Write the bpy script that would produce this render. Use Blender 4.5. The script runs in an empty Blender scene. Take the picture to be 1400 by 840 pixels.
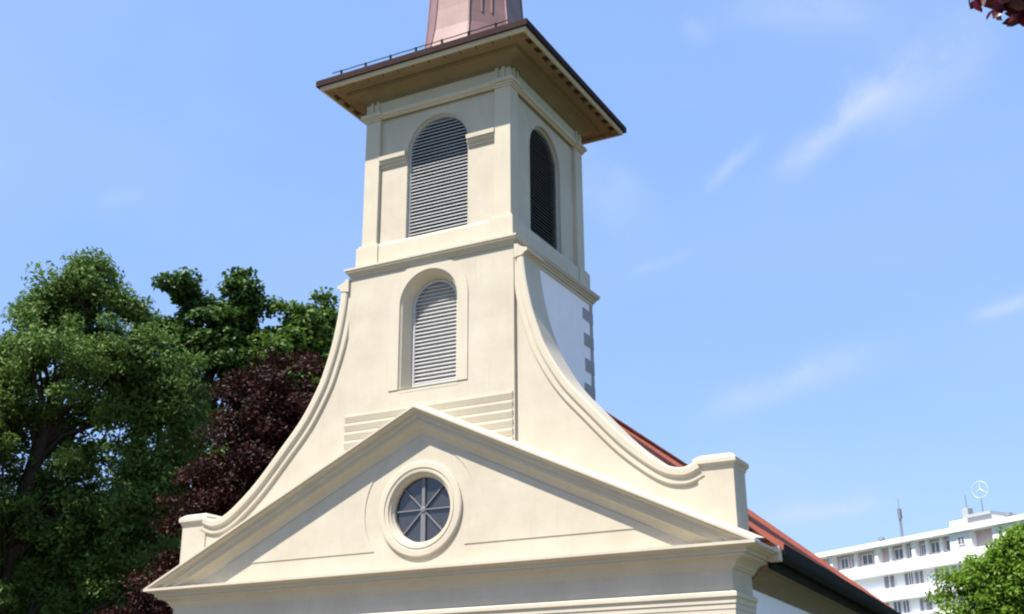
import bpy, math, random
import numpy as np
from mathutils import Vector, Matrix
from mathutils.geometry import tessellate_polygon

R = math.radians
sc = bpy.context.scene
COL = sc.collection

# ------------------------------------------------------------------ camera
cam_d = bpy.data.cameras.new('camera')
cam_d.sensor_width = 36.0
cam_d.lens = 36.0 * 1635.2 / 1400.0
cam_d.clip_start = 0.1
cam_d.clip_end = 20000
cam = bpy.data.objects.new('camera', cam_d)
COL.objects.link(cam)
yaw, pit, rol = R(27.60), R(20.02), R(-0.378)
fw = Vector((-math.sin(yaw), math.cos(yaw), 0))
rt = Vector((math.cos(yaw), math.sin(yaw), 0))
up = Vector((0, 0, 1))
F = fw * math.cos(pit) + up * math.sin(pit)
U = up * math.cos(pit) - fw * math.sin(pit)
RR = rt * math.cos(rol) + U * math.sin(rol)
UU = U * math.cos(rol) - rt * math.sin(rol)
CAM = Vector((12.175, -19.675, 2.118))
cam.matrix_world = Matrix(((RR.x, UU.x, -F.x, CAM.x), (RR.y, UU.y, -F.y, CAM.y), (RR.z, UU.z, -F.z, CAM.z), (0, 0, 0, 1)))
sc.camera = cam
sc.cycles.filter_width = 2.2          # the photograph is soft

# ------------------------------------------------------------------ light and exposure
SUN_EL, SUN_AZ = R(61), R(27)          # azimuth measured from the facade's normal towards its left
SUN = Vector((-math.sin(SUN_AZ) * math.cos(SUN_EL), -math.cos(SUN_AZ) * math.cos(SUN_EL), math.sin(SUN_EL)))
SUN_STRENGTH, SKY_STRENGTH, EXPOSURE = 5.0, 0.125, 1.0
sl = bpy.data.lights.new('sun', 'SUN')
sl.energy = SUN_STRENGTH
sl.angle = R(0.53)
sl.color = (1.0, 0.935, 0.83)
so = bpy.data.objects.new('sun', sl)
so.rotation_euler = SUN.to_track_quat('Z', 'Y').to_euler()
COL.objects.link(so)

sc.view_settings.view_transform = 'Standard'
sc.view_settings.look = 'None'
sc.view_settings.gamma = 1
sc.view_settings.exposure = EXPOSURE
sc.view_settings.use_curve_mapping = False


def ray(px, py):
    d = F * 1635.2 + RR * (px - 700) + UU * (420 - py)
    return d.normalized()


def make_world():
    w = bpy.data.worlds.new('World')
    sc.world = w
    w.use_nodes = True
    nt = w.node_tree
    nt.nodes.clear()
    N = nt.nodes.new
    L = nt.links.new
    out = N('ShaderNodeOutputWorld')
    bg = N('ShaderNodeBackground')
    bg.inputs['Strength'].default_value = SKY_STRENGTH
    sky = N('ShaderNodeTexSky')
    sky.sky_type = 'NISHITA'
    sky.sun_disc = False
    sky.sun_elevation = SUN_EL
    sky.sun_rotation = math.atan2(SUN.x, SUN.y)
    sky.altitude = 400
    sky.air_density = 1.0
    sky.dust_density = 0.4
    sky.ozone_density = 1.0
    tc = N('ShaderNodeTexCoord')
    noise = N('ShaderNodeTexNoise')
    noise.inputs['Scale'].default_value = 13
    noise.inputs['Detail'].default_value = 9
    noise.inputs['Roughness'].default_value = .6
    L(tc.outputs['Generated'], noise.inputs['Vector'])

    def math_(op, a, b=None):
        n = N('ShaderNodeMath')
        n.operation = op
        for i, v in enumerate((a, b)):
            if v is None:
                continue
            if isinstance(v, (int, float)):
                n.inputs[i].default_value = v
            else:
                L(v, n.inputs[i])
        return n.outputs[0]

    def dot(v):
        n = N('ShaderNodeVectorMath')
        n.operation = 'DOT_PRODUCT'
        L(tc.outputs['Generated'], n.inputs[0])
        n.inputs[1].default_value = v
        return n.outputs['Value']
    nz = math_('SUBTRACT', noise.outputs['Fac'], .5)
    total = None
    # thin cirrus streaks: (start, end, half width, strength), each a patch of sky in its own direction
    streaks = [((1075, 228), (1215, 110), 20, .56), ((1180, 165), (1345, 40), 42, .36), ((972, 256), (1036, 190), 8, .26),
               ((868, 372), (944, 342), 8, .22), ((975, 560), (1205, 478), 20, .40), ((1050, 712), (1200, 690), 13, .42),
               ((1335, 434), (1410, 412), 9, .38), ((935, 36), (975, 42), 16, .22), ((800, 290), (860, 230), 60, .25),
               ((1000, 10), (1200, 20), 30, .22), ((130, 285), (200, 262), 12, .12), ((600, 760), (1100, 640), 70, .10)]
    for (a, b, hw, k) in streaks:
        da, db = ray(*a), ray(*b)
        c = (da + db).normalized()
        u = (db - da)
        ln = u.length / 2
        u = (u - c * u.dot(c)).normalized()
        v = c.cross(u).normalized()
        du = dot(u)
        dv = math_('ADD', dot(v), math_('MULTIPLY', nz, hw / 1635 * 3.2))
        e1 = math_('POWER', math_('ABSOLUTE', math_('DIVIDE', du, ln * 1.05)), 4.0)
        e2 = math_('POWER', math_('ABSOLUTE', math_('DIVIDE', dv, hw / 1635)), 2.0)
        g = math_('EXPONENT', math_('MULTIPLY', math_('ADD', e1, e2), -1.0))
        g = math_('MULTIPLY', g, math_('GREATER_THAN', dot(c), 0.0))
        fac = math_('MAXIMUM', math_('ADD', math_('MULTIPLY', nz, 3.4), 1.05), 0.0)
        g = math_('MULTIPLY', math_('MULTIPLY', g, fac), k)
        total = g if total is None else math_('ADD', total, g)
    # faint high veil everywhere
    mp = N('ShaderNodeMapping')
    mp.inputs['Scale'].default_value = (1.4, 3.2, 4.5)
    mp.inputs['Rotation'].default_value = (.3, .5, .6)
    L(tc.outputs['Generated'], mp.inputs['Vector'])
    n2 = N('ShaderNodeTexNoise')
    n2.inputs['Scale'].default_value = 1.6
    n2.inputs['Detail'].default_value = 8
    L(mp.outputs[0], n2.inputs['Vector'])
    veil = math_('MULTIPLY', math_('MAXIMUM', math_('SUBTRACT', n2.outputs['Fac'], .42), 0.0), .55)
    total = math_('ADD', total, veil)
    cl = N('ShaderNodeClamp')
    L(total, cl.inputs['Value'])
    mix = N('ShaderNodeMix')
    mix.data_type = 'RGBA'
    L(cl.outputs[0], mix.inputs['Factor'])
    even = N('ShaderNodeMix')
    even.data_type = 'RGBA'
    even.inputs['Factor'].default_value = .70
    L(sky.outputs[0], even.inputs['A'])
    even.inputs['B'].default_value = (1.36, 2.26, 4.35, 1)
    L(even.outputs['Result'], mix.inputs['A'])
    mix.inputs['B'].default_value = (2.6, 3.1, 4.0, 1)
    L(mix.outputs['Result'], bg.inputs['Color'])
    L(bg.outputs[0], out.inputs['Surface'])


make_world()

# ------------------------------------------------------------------ materials


def new_mat(name):
    m = bpy.data.materials.new(name)
    m.use_nodes = True
    nt = m.node_tree
    b = nt.nodes['Principled BSDF']
    return m, nt, b


def plain(name, col, rough=.7, metal=0., var=.06, scale=3., bump=0., bscale=40.):
    m, nt, b = new_mat(name)
    N, L = nt.nodes.new, nt.links.new
    tc = N('ShaderNodeTexCoord')
    n = N('ShaderNodeTexNoise')
    n.inputs['Scale'].default_value = scale
    n.inputs['Detail'].default_value = 5
    L(tc.outputs['Object'], n.inputs['Vector'])
    r = N('ShaderNodeMapRange')
    r.inputs['To Min'].default_value = 1 - var * 2
    r.inputs['To Max'].default_value = 1 + var * 2
    L(n.outputs['Fac'], r.inputs['Value'])
    mx = N('ShaderNodeVectorMath')
    mx.operation = 'SCALE'
    mx.inputs[0].default_value = col
    L(r.outputs[0], mx.inputs['Scale'])
    L(mx.outputs[0], b.inputs['Base Color'])
    b.inputs['Roughness'].default_value = rough
    b.inputs['Metallic'].default_value = metal
    b.inputs['Specular IOR Level'].default_value = .5 if rough < .7 else .2
    if bump:
        n2 = N('ShaderNodeTexNoise')
        n2.inputs['Scale'].default_value = bscale
        n2.inputs['Detail'].default_value = 4
        L(tc.outputs['Object'], n2.inputs['Vector'])
        bp = N('ShaderNodeBump')
        bp.inputs['Strength'].default_value = bump
        bp.inputs['Distance'].default_value = .01
        L(n2.outputs['Fac'], bp.inputs['Height'])
        L(bp.outputs[0], b.inputs['Normal'])
    return m


def stone_mat(name, col, col2, joints=.013):
    """painted ashlar: faint courses, mottling and a few rain streaks"""
    m, nt, b = new_mat(name)
    N, L = nt.nodes.new, nt.links.new
    tc = N('ShaderNodeTexCoord')
    sep = N('ShaderNodeSeparateXYZ')
    L(tc.outputs['Object'], sep.inputs[0])
    add = N('ShaderNodeMath')
    L(sep.outputs['X'], add.inputs[0])
    L(sep.outputs['Y'], add.inputs[1])
    cmb = N('ShaderNodeCombineXYZ')
    L(add.outputs[0], cmb.inputs['X'])
    L(sep.outputs['Z'], cmb.inputs['Y'])
    br = N('ShaderNodeTexBrick')
    br.inputs['Scale'].default_value = 1
    br.inputs['Mortar Size'].default_value = .008
    br.inputs['Mortar Smooth'].default_value = .6
    br.inputs['Brick Width'].default_value = .95
    br.inputs['Row Height'].default_value = .42
    br.inputs['Color1'].default_value = (1, 1, 1, 1)
    br.inputs['Color2'].default_value = (1 - joints * .9, 1 - joints, 1 - joints, 1)
    br.inputs['Mortar'].default_value = (1 - joints * 3, 1 - joints * 3, 1 - joints * 3.2, 1)
    L(cmb.outputs[0], br.inputs['Vector'])
    n = N('ShaderNodeTexNoise')
    n.inputs['Scale'].default_value = 1.3
    n.inputs['Detail'].default_value = 7
    n.inputs['Roughness'].default_value = .62
    L(tc.outputs['Object'], n.inputs['Vector'])
    ramp = N('ShaderNodeMix')
    ramp.data_type = 'RGBA'
    ramp.inputs['A'].default_value = (*col, 1)
    ramp.inputs['B'].default_value = (*col2, 1)
    mr = N('ShaderNodeMapRange')
    mr.inputs['From Min'].default_value = .35
    mr.inputs['From Max'].default_value = .7
    L(n.outputs['Fac'], mr.inputs['Value'])
    L(mr.outputs[0], ramp.inputs['Factor'])
    # rain streaks, stretched in z
    mp = N('ShaderNodeMapping')
    mp.inputs['Scale'].default_value = (5, 5, .5)
    L(tc.outputs['Object'], mp.inputs['Vector'])
    n2 = N('ShaderNodeTexNoise')
    n2.inputs['Scale'].default_value = 1.6
    n2.inputs['Detail'].default_value = 5
    L(mp.outputs[0], n2.inputs['Vector'])
    mr2 = N('ShaderNodeMapRange')
    mr2.inputs['From Min'].default_value = .55
    mr2.inputs['From Max'].default_value = .8
    mr2.inputs['To Min'].default_value = 1
    mr2.inputs['To Max'].default_value = .93
    L(n2.outputs['Fac'], mr2.inputs['Value'])
    mul = N('ShaderNodeMix')
    mul.data_type = 'RGBA'
    mul.blend_type = 'MULTIPLY'
    mul.inputs['Factor'].default_value = 1
    L(ramp.outputs['Result'], mul.inputs['A'])
    L(br.outputs['Color'], mul.inputs['B'])
    sc_ = N('ShaderNodeVectorMath')
    sc_.operation = 'SCALE'
    L(mul.outputs['Result'], sc_.inputs[0])
    L(mr2.outputs[0], sc_.inputs['Scale'])
    L(sc_.outputs[0], b.inputs['Base Color'])
    b.inputs['Roughness'].default_value = .85
    n3 = N('ShaderNodeTexNoise')
    n3.inputs['Scale'].default_value = 60
    n3.inputs['Detail'].default_value = 3
    L(tc.outputs['Object'], n3.inputs['Vector'])
    bp = N('ShaderNodeBump')
    bp.inputs['Strength'].default_value = .25
    bp.inputs['Distance'].default_value = .006
    L(n3.outputs['Fac'], bp.inputs['Height'])
    L(bp.outputs[0], b.inputs['Normal'])
    return m


def tile_mat():
    m, nt, b = new_mat('clay_tiles')
    N, L = nt.nodes.new, nt.links.new
    tc = N('ShaderNodeTexCoord')
    sep = N('ShaderNodeSeparateXYZ')
    L(tc.outputs['Object'], sep.inputs[0])
    cmb = N('ShaderNodeCombineXYZ')
    L(sep.outputs['Y'], cmb.inputs['X'])
    L(sep.outputs['Z'], cmb.inputs['Y'])
    br = N('ShaderNodeTexBrick')
    br.inputs['Scale'].default_value = 1
    br.inputs['Brick Width'].default_value = .2
    br.inputs['Row Height'].default_value = .11
    br.inputs['Mortar Size'].default_value = .012
    br.inputs['Color1'].default_value = (.46, .115, .045, 1)
    br.inputs['Color2'].default_value = (.32, .078, .04, 1)
    br.inputs['Mortar'].default_value = (.08, .025, .02, 1)
    L(cmb.outputs[0], br.inputs['Vector'])
    n = N('ShaderNodeTexNoise')
    n.inputs['Scale'].default_value = 2.5
    n.inputs['Detail'].default_value = 6
    L(tc.outputs['Object'], n.inputs['Vector'])
    mr = N('ShaderNodeMapRange')
    mr.inputs['To Min'].default_value = .6
    mr.inputs['To Max'].default_value = 1.3
    L(n.outputs['Fac'], mr.inputs['Value'])
    s = N('ShaderNodeVectorMath')
    s.operation = 'SCALE'
    L(br.outputs['Color'], s.inputs[0])
    L(mr.outputs[0], s.inputs['Scale'])
    L(s.outputs[0], b.inputs['Base Color'])
    b.inputs['Roughness'].default_value = .9
    b.inputs['Specular IOR Level'].default_value = .15
    bp = N('ShaderNodeBump')
    bp.inputs['Distance'].default_value = .03
    L(br.outputs['Fac'], bp.inputs['Height'])
    bp.invert = True
    L(bp.outputs[0], b.inputs['Normal'])
    return m


def leaf_mat(name, c1, c2, trans=.35, gloss=.35, rough=.45):
    m = bpy.data.materials.new(name)
    m.use_nodes = True
    nt = m.node_tree
    nt.nodes.clear()
    N, L = nt.nodes.new, nt.links.new
    out = N('ShaderNodeOutputMaterial')
    at = N('ShaderNodeAttribute')
    at.attribute_name = 'tint'
    mx = N('ShaderNodeMix')
    mx.data_type = 'RGBA'
    mx.inputs['A'].default_value = (*c1, 1)
    mx.inputs['B'].default_value = (*c2, 1)
    L(at.outputs['Fac'], mx.inputs['Factor'])
    p = N('ShaderNodeBsdfPrincipled')
    p.inputs['Roughness'].default_value = rough
    p.inputs['Specular IOR Level'].default_value = gloss
    L(mx.outputs['Result'], p.inputs['Base Color'])
    t = N('ShaderNodeBsdfTranslucent')
    L(mx.outputs['Result'], t.inputs['Color'])
    ms = N('ShaderNodeMixShader')
    ms.inputs[0].default_value = trans
    L(p.outputs[0], ms.inputs[1])
    L(t.outputs[0], ms.inputs[2])
    L(ms.outputs[0], out.inputs['Surface'])
    return m


M = {}
M['cream'] = stone_mat('cream_limewash', (.468, .414, .325), (.538, .485, .388))
M['trim'] = stone_mat('cream_trim_stone', (.50, .445, .348), (.55, .494, .388), joints=.006)
M['white'] = plain('white_render', (.90, .87, .90), .85, var=.035, bump=.2)
M['quoin'] = plain('grey_quoin_stone', (.33, .32, .32), .85, var=.1, bump=.3)
M['ochre'] = plain('ochre_soffit_boards', (.215, .165, .10), .85, var=.12, scale=2.2)
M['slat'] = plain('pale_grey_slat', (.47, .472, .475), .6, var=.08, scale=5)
M['slat_shade'] = plain('slat_painted_shade', (.095, .095, .095), .8, var=.1, scale=5)  # copy of the pale slat with the right-hand side's shade painted into its colour
M['void'] = plain('dark_roof_void', (.055, .045, .035), .9)
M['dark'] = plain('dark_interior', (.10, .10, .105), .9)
M['copper'] = stone_mat('new_copper', (.27, .15, .14), (.215, .115, .105), joints=.09)
M['copper'].node_tree.nodes['Principled BSDF'].inputs['Roughness'].default_value = .55
M['eave_metal'] = plain('dark_copper_edge', (.028, .012, .012), .85, metal=0., var=.15)
M['gutter'] = plain('blackened_gutter', (.008, .008, .007), .9, metal=0., var=.2)
M['tiles'] = tile_mat()
M['bark'] = plain('bark', (.045, .035, .027), .95, var=.25, scale=6, bump=.8, bscale=18)
M['bar'] = plain('pale_glazing_bar', (.15, .15, .17), .6)
m, nt, b = new_mat('dark_window_glass')
b.inputs['Base Color'].default_value = (.04, .04, .045, 1)
b.inputs['Roughness'].default_value = .12
b.inputs['Specular IOR Level'].default_value = .7
M['glass'] = m
M['apt_white'] = plain('white_apartment_paint', (.80, .80, .81), .8, var=.02)
M['apt_pink'] = plain('pinkish_loggia_paint', (.52, .42, .42), .8, var=.05)
M['apt_shutter'] = plain('grey_violet_shutter', (.25, .235, .27), .7, var=.08)
M['apt_glass'] = plain('apartment_window_glass', (.12, .12, .14), .3)
M['roof_grey'] = plain('grey_roof_box', (.33, .34, .35), .7)
M['mast'] = plain('grey_galvanised_steel', (.20, .21, .23), .5, metal=.4)
M['sign_white'] = plain('white_enamel', (.42, .46, .52), .4)
M['grass'] = plain('mown_grass', (.045, .065, .02), .95, var=.3, scale=.6, bump=.6, bscale=60)
M['gravel'] = plain('pale_gravel', (.15, .125, .09), .95, var=.18, scale=8, bump=.6, bscale=90)
M['leaf_ash'] = leaf_mat('feathery_leaf', (.058, .114, .020), (.138, .222, .050), .35, .13)
M['leaf_oak'] = leaf_mat('dark_green_leaf', (.026, .065, .010), (.066, .130, .020), .35, .2)
M['leaf_maple'] = leaf_mat('mid_green_leaf', (.045, .100, .016), (.115, .195, .030), .38, .2)
M['leaf_beech'] = leaf_mat('copper_beech_leaf', (.007, .0035, .0035), (.048, .012, .009), .25, .14, .5)
M['leaf_lime'] = leaf_mat('bright_green_leaf', (.090, .190, .012), (.205, .34, .032), .48, .3)
M['leaf_plum'] = leaf_mat('purple_plum_leaf', (.020, .006, .009), (.16, .012, .03), .35, .5, .35)

# ------------------------------------------------------------------ mesh helpers


class MB:
    def __init__(s):
        s.v, s.f = [], []

    def add(s, vs, fs):
        o = len(s.v)
        s.v += [tuple(v) for v in vs]
        s.f += [tuple(i + o for i in f) for f in fs]
        return s

    def box(s, x0, x1, y0, y1, z0, z1):
        return s.add([(x0, y0, z0), (x1, y0, z0), (x1, y1, z0), (x0, y1, z0), (x0, y0, z1), (x1, y0, z1), (x1, y1, z1), (x0, y1, z1)],
                     [(0, 3, 2, 1), (4, 5, 6, 7), (0, 1, 5, 4), (1, 2, 6, 5), (2, 3, 7, 6), (3, 0, 4, 7)])

    def loft(s, loops, closed=True, cap0=False, cap1=False):
        """loops: equal-length lists of points"""
        n = len(loops[0])
        o = len(s.v)
        for l in loops:
            s.v += [tuple(p) for p in l]
        for i in range(len(loops) - 1):
            for j in range(n if closed else n - 1):
                k = (j + 1) % n
                s.f.append((o + i * n + j, o + i * n + k, o + (i + 1) * n + k, o + (i + 1) * n + j))
        if cap0:
            s.f.append(tuple(o + j for j in reversed(range(n))))
        if cap1:
            s.f.append(tuple(o + (len(loops) - 1) * n + j for j in range(n)))
        return s

    def slab(s, outer, holes, y0, y1, reveal=True):
        """wall slab in XZ with holes, extruded y0 (front) .. y1 (back)"""
        loops = [outer] + list(holes)
        tri = tessellate_polygon([[Vector((x, z, 0)) for x, z in l] for l in loops])
        flat = [p for l in loops for p in l]
        o = len(s.v)
        n = len(flat)
        s.v += [(x, y0, z) for x, z in flat] + [(x, y1, z) for x, z in flat]
        for t in tri:
            s.f.append(tuple(o + i for i in t))
            s.f.append(tuple(o + n + i for i in reversed(t)))
        st = 0
        for l in loops:
            k = len(l)
            for i in range(k):
                a, b_ = st + i, st + (i + 1) % k
                s.f.append((o + a, o + b_, o + n + b_, o + n + a))
            st += k
        return s

    def tube(s, p0, p1, r0, r1=None, n=8, caps=True):
        r1 = r0 if r1 is None else r1
        return s.path([p0, p1], [r0, r1], n, caps)

    def path(s, pts, rs, n=8, caps=True):
        pts = [Vector(p) for p in pts]
        loops = []
        for i, p in enumerate(pts):
            d = (pts[min(i + 1, len(pts) - 1)] - pts[max(i - 1, 0)]).normalized()
            a = d.cross(Vector((0, 0, 1)))
            if a.length < .05:
                a = d.cross(Vector((0, 1, 0)))
            a.normalize()
            b_ = d.cross(a)
            loops.append([p + a * (rs[i] * math.cos(2 * math.pi * k / n)) + b_ * (rs[i] * math.sin(2 * math.pi * k / n)) for k in range(n)])
        return s.loft(loops, True, caps, caps)

    def mould(s, prof, x0, x1, y0, y1, kx=1., ky=1., open_back=False, close=True):
        """profile [(d, z)...] mitred round a rectangle; open_back leaves out the y1 side"""
        loops = []
        for d, z in prof:
            if open_back:
                loops.append([(x0 - d * kx, y1, z), (x0 - d * kx, y0 - d * ky, z), (x1 + d * kx, y0 - d * ky, z), (x1 + d * kx, y1, z)])
            else:
                loops.append([(x0 - d * kx, y0 - d * ky, z), (x1 + d * kx, y0 - d * ky, z), (x1 + d * kx, y1 + d * ky, z), (x0 - d * kx, y1 + d * ky, z)])
        if close:
            loops = loops + [loops[0]]
        return s.loft(loops, not open_back)

    def build(s, name, mat, parent=None, smooth=False, bevel=0., off=(0, 0, 0), fixn=True):
        me = bpy.data.meshes.new(name)
        me.from_pydata([(x - off[0], y - off[1], z - off[2]) for x, y, z in s.v], [], s.f)
        me.materials.append(mat)
        if fixn:
            import bmesh
            bm = bmesh.new()
            bm.from_mesh(me)
            bmesh.ops.remove_doubles(bm, verts=bm.verts, dist=.0004)
            bmesh.ops.recalc_face_normals(bm, faces=bm.faces)
            bm.to_mesh(me)
            bm.free()
        if smooth:
            me.polygons.foreach_set('use_smooth', [True] * len(me.polygons))
        me.update()
        o = bpy.data.objects.new(name, me)
        COL.objects.link(o)
        if parent:
            o.parent = parent
        if bevel:
            bv = o.modifiers.new('bevel', 'BEVEL')
            bv.width = bevel
            bv.segments = 2
            bv.limit_method = 'ANGLE'
            bv.angle_limit = R(40)
        return o


def thing(name, label, cat, loc=(0, 0, 0), rz=0., group=None):
    o = bpy.data.objects.new(name, None)
    COL.objects.link(o)
    o.empty_display_size = .5
    o.location = loc
    o.rotation_euler = (0, 0, rz)
    o['label'] = label
    o['category'] = cat
    if group:
        o['group'] = group
    return o


def copy_part(o, parent, loc=None, rz=None):
    c = o.copy()
    COL.objects.link(c)
    c.parent = parent
    if loc is not None:
        c.location = loc
    if rz is not None:
        c.rotation_euler = (0, 0, rz)
    return c


def structure(name, mb, mat):
    o = mb.build(name, mat)
    o['kind'] = 'structure'
    return o


def arch(hw, z0, zs, n=24, cx=0.):
    """arched loop: feet at z0, springing at zs, half width hw"""
    return [(cx - hw, z0)] + [(cx - hw * math.cos(math.pi * i / n), zs + hw * math.sin(math.pi * i / n)) for i in range(n + 1)] + [(cx + hw, z0)]


def circ(r, cx, cz, n=48):
    return [(cx + r * math.cos(2 * math.pi * i / n), cz + r * math.sin(2 * math.pi * i / n)) for i in range(n)]


def catmull(pts, k=6):
    P = [pts[0]] + list(pts) + [pts[-1]]
    out = []
    for i in range(1, len(P) - 2):
        p0, p1, p2, p3 = (np.array(p, float) for p in P[i - 1:i + 3])
        for j in range(k):
            t = j / k
            out.append(tuple(.5 * (2 * p1 + (p2 - p0) * t + (2 * p0 - 5 * p1 + 4 * p2 - p3) * t * t + (3 * p1 - p0 - 3 * p2 + p3) * t ** 3)))
    out.append(tuple(pts[-1]))
    return out


G = 0.4      # ground level

# ------------------------------------------------------------------ ground
g = MB().add([(-3000, -3000, G), (3000, -3000, G), (3000, 3000, G), (-3000, 3000, G)], [(0, 1, 2, 3)])
structure('ground', g, M['grass'])
fc = MB().add([(-12, -26, G + .004), (16, -26, G + .004), (16, -.2, G + .004), (-12, -.2, G + .004)], [(0, 1, 2, 3)])
structure('forecourt', fc, M['gravel'])

# ------------------------------------------------------------------ church
church = thing('church', 'cream neoclassical church with louvred bell tower, curved gable wings and copper spire', 'church', (0, 0, 0))
ch = church
HW, YF, Z0, ZA, W = 6.6, -.20, 5.2, 8.327, 6.07
KX = (HW - W) / .375
slope = (ZA - Z0) / HW

# --- lower front block
fb = MB().box(-W, W, YF, .9, G - .3, 4.83)
front = fb.build('front_wall', M['cream'], ch, bevel=.012)
arc = [(0, 4.05), (.02, 4.05), (.02, 4.16), (.03, 4.165), (.03, 4.25), (.045, 4.255), (.045, 4.33), (.075, 4.36), (.075, 4.42), (0, 4.46)]
MB().mould(arc, -W, W, YF, .905, 1, 1, True, False).build('architrave', M['trim'], front)
for s in (-1, 1):
    x0, x1 = sorted((s * (W + .012), s * (W - .75)))
    MB().box(x0, x1, YF - .012, .55, G - .3, 4.03).build('pilaster', M['trim'], front, bevel=.01)
corn = [(0, 4.80), (.03, 4.83), (.035, 4.855), (.05, 4.86), (.06, 4.90), (.10, 4.955), (.16, 4.985), (.195, 4.99), (.195, 5.035), (.235, 5.04), (.235, 5.095),
        (.26, 5.10), (.27, 5.115), (.33, 5.125), (.34, 5.145), (.375, 5.15), (.375, 5.20), (.02, 5.225), (-.02, 5.23)]
MB().mould(corn, -W, W, YF, .95, KX, 1, True, False).build('base_cornice', M['trim'], ch)
# lead capping return ends at the eaves
for s in (-1, 1):
    x0, x1 = sorted((s * 6.40, s * 6.615))
    MB().box(x0, x1, .80, .965, 5.02, 5.27).build('cornice_end', M['trim'], ch, bevel=.01)

# --- pediment
OZ = 6.346
TY = -.222
tri = [(-HW + .5, 5.215), (HW - .5, 5.215), (0, 5.215 + (HW - .5) * slope + .18)]
ped = MB().slab(tri, [circ(.74, 0, OZ)], TY, -.002).build('pediment', M['cream'], ch)
# raking cornice, one moulded strip mitred at the apex
rake = [(.0, -.50), (.03, -.49), (.05, -.43), (.09, -.37), (.15, -.325), (.19, -.315), (.19, -.24), (.205, -.235), (.205, -.215), (.245, -.21), (.245, -.135),
        (.265, -.125), (.265, -.11), (.315, -.10), (.345, -.075), (.35, -.05), (.375, -.045), (.375, 0), (.30, .035), (-.21, .10), (-.21, -.5)]


def rake_loops():
    loops = []
    for d, dz in rake:
        xe = HW - max(0, -(dz)) / slope - (.375 - d) * KX * (1 if d < .374 else 0) * .0
        ze = Z0 + .001 + max(0, dz) if dz >= 0 else Z0 + .001
        if dz >= 0:
            xe = HW
        loops.append([(-xe, YF - d, ze), (0, YF - d, ZA + dz), (xe, YF - d, ze)])
    return loops


mb = MB()
mb.loft(rake_loops(), False)
n_ = len(rake)
mb.f.append(tuple(3 * i for i in range(n_)))
mb.f.append(tuple(3 * i + 2 for i in reversed(range(n_))))
mb.build('raking_cornice', M['trim'], ped)
# raised panels either side of the round window
for s in (-1, 1):
    rp = 1.28 if s < 0 else 1.22
    zb, k = 5.60, .70
    apex_in = ZA - .50

    def xr(z):
        return (apex_in - z) / slope
    a0 = math.asin((zb - OZ) / rp)
    pts = [(rp * math.cos(a0 + (R(52) - a0) * i / 16), OZ + rp * math.sin(a0 + (R(52) - a0) * i / 16)) for i in range(17)]
    zt = pts[-1][1]
    if xr(zt) < pts[-1][0]:
        pts = [p for p in pts if xr(p[1]) > p[0] + .02]
    lo = [(xr(zb), zb)] + [(xr(pts[-1][1]), pts[-1][1])]
    poly = [(s * x, z) for x, z in ([lo[0], lo[1]] + list(reversed(pts)))]
    MB().slab(poly, [], TY - .014, TY + .05).build('raised_panel', M['cream'], ped, bevel=.006)

# --- round window
ow = MB()
RI = .63


def ring(mb, prof, cx, cz, n=56):
    loops = [[(cx + r * math.cos(2 * math.pi * i / n), y, cz + r * math.sin(2 * math.pi * i / n)) for i in range(n)] for r, y in prof]
    mb.loft(loops, True)


ring(ow, [(.925, TY + .02), (.925, TY - .045), (.90, TY - .06), (.80, TY - .065), (.785, TY - .045), (.765, TY - .045), (.755, TY - .06), (.715, TY - .055), (.70, TY - .02),
          (.675, TY - .02), (.655, TY + .02), (RI, TY + .05), (RI, TY + .2)], 0, OZ)
oculus = ow.build('round_window', M['trim'], ch, smooth=False)
gl = MB()
gl.add([(x, TY + .13, z) for x, z in circ(RI + .02, 0, OZ)], [tuple(range(48))])
gl.build('pane', M['glass'], oculus)
bars = MB()
yb0 = TY + .09


def bar2d(mb, ang, w, r0, r1):
    c, s_ = math.cos(ang), math.sin(ang)
    loops = []
    for r in (r0, r1):
        cx, cz = r * c, OZ + r * s_
        loops.append([(cx - s_ * w, yb0, cz + c * w), (cx + s_ * w, yb0, cz - c * w), (cx + s_ * w, yb0 + .05, cz - c * w), (cx - s_ * w, yb0 + .05, cz + c * w)])
    mb.loft(loops, True, True, True)


for k in range(8):
    a = math.pi / 8 * 2 * k
    w = .05 if k == 6 else (.034 if k == 2 else .012)
    bar2d(bars, a, w, .05 + .002 * k, RI + .01)
bars.build('glazing_bars', M['bar'], oculus)
hub = MB()
hub.loft([[(r * math.cos(2 * math.pi * i / 20), y, OZ + r * math.sin(2 * math.pi * i / 20)) for i in range(20)] for r, y in ((.06, yb0 + .05), (.06, yb0 - .012), (.03, yb0 - .02))], True, True, True)
hub.build('hub', M['bar'], oculus)

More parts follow.
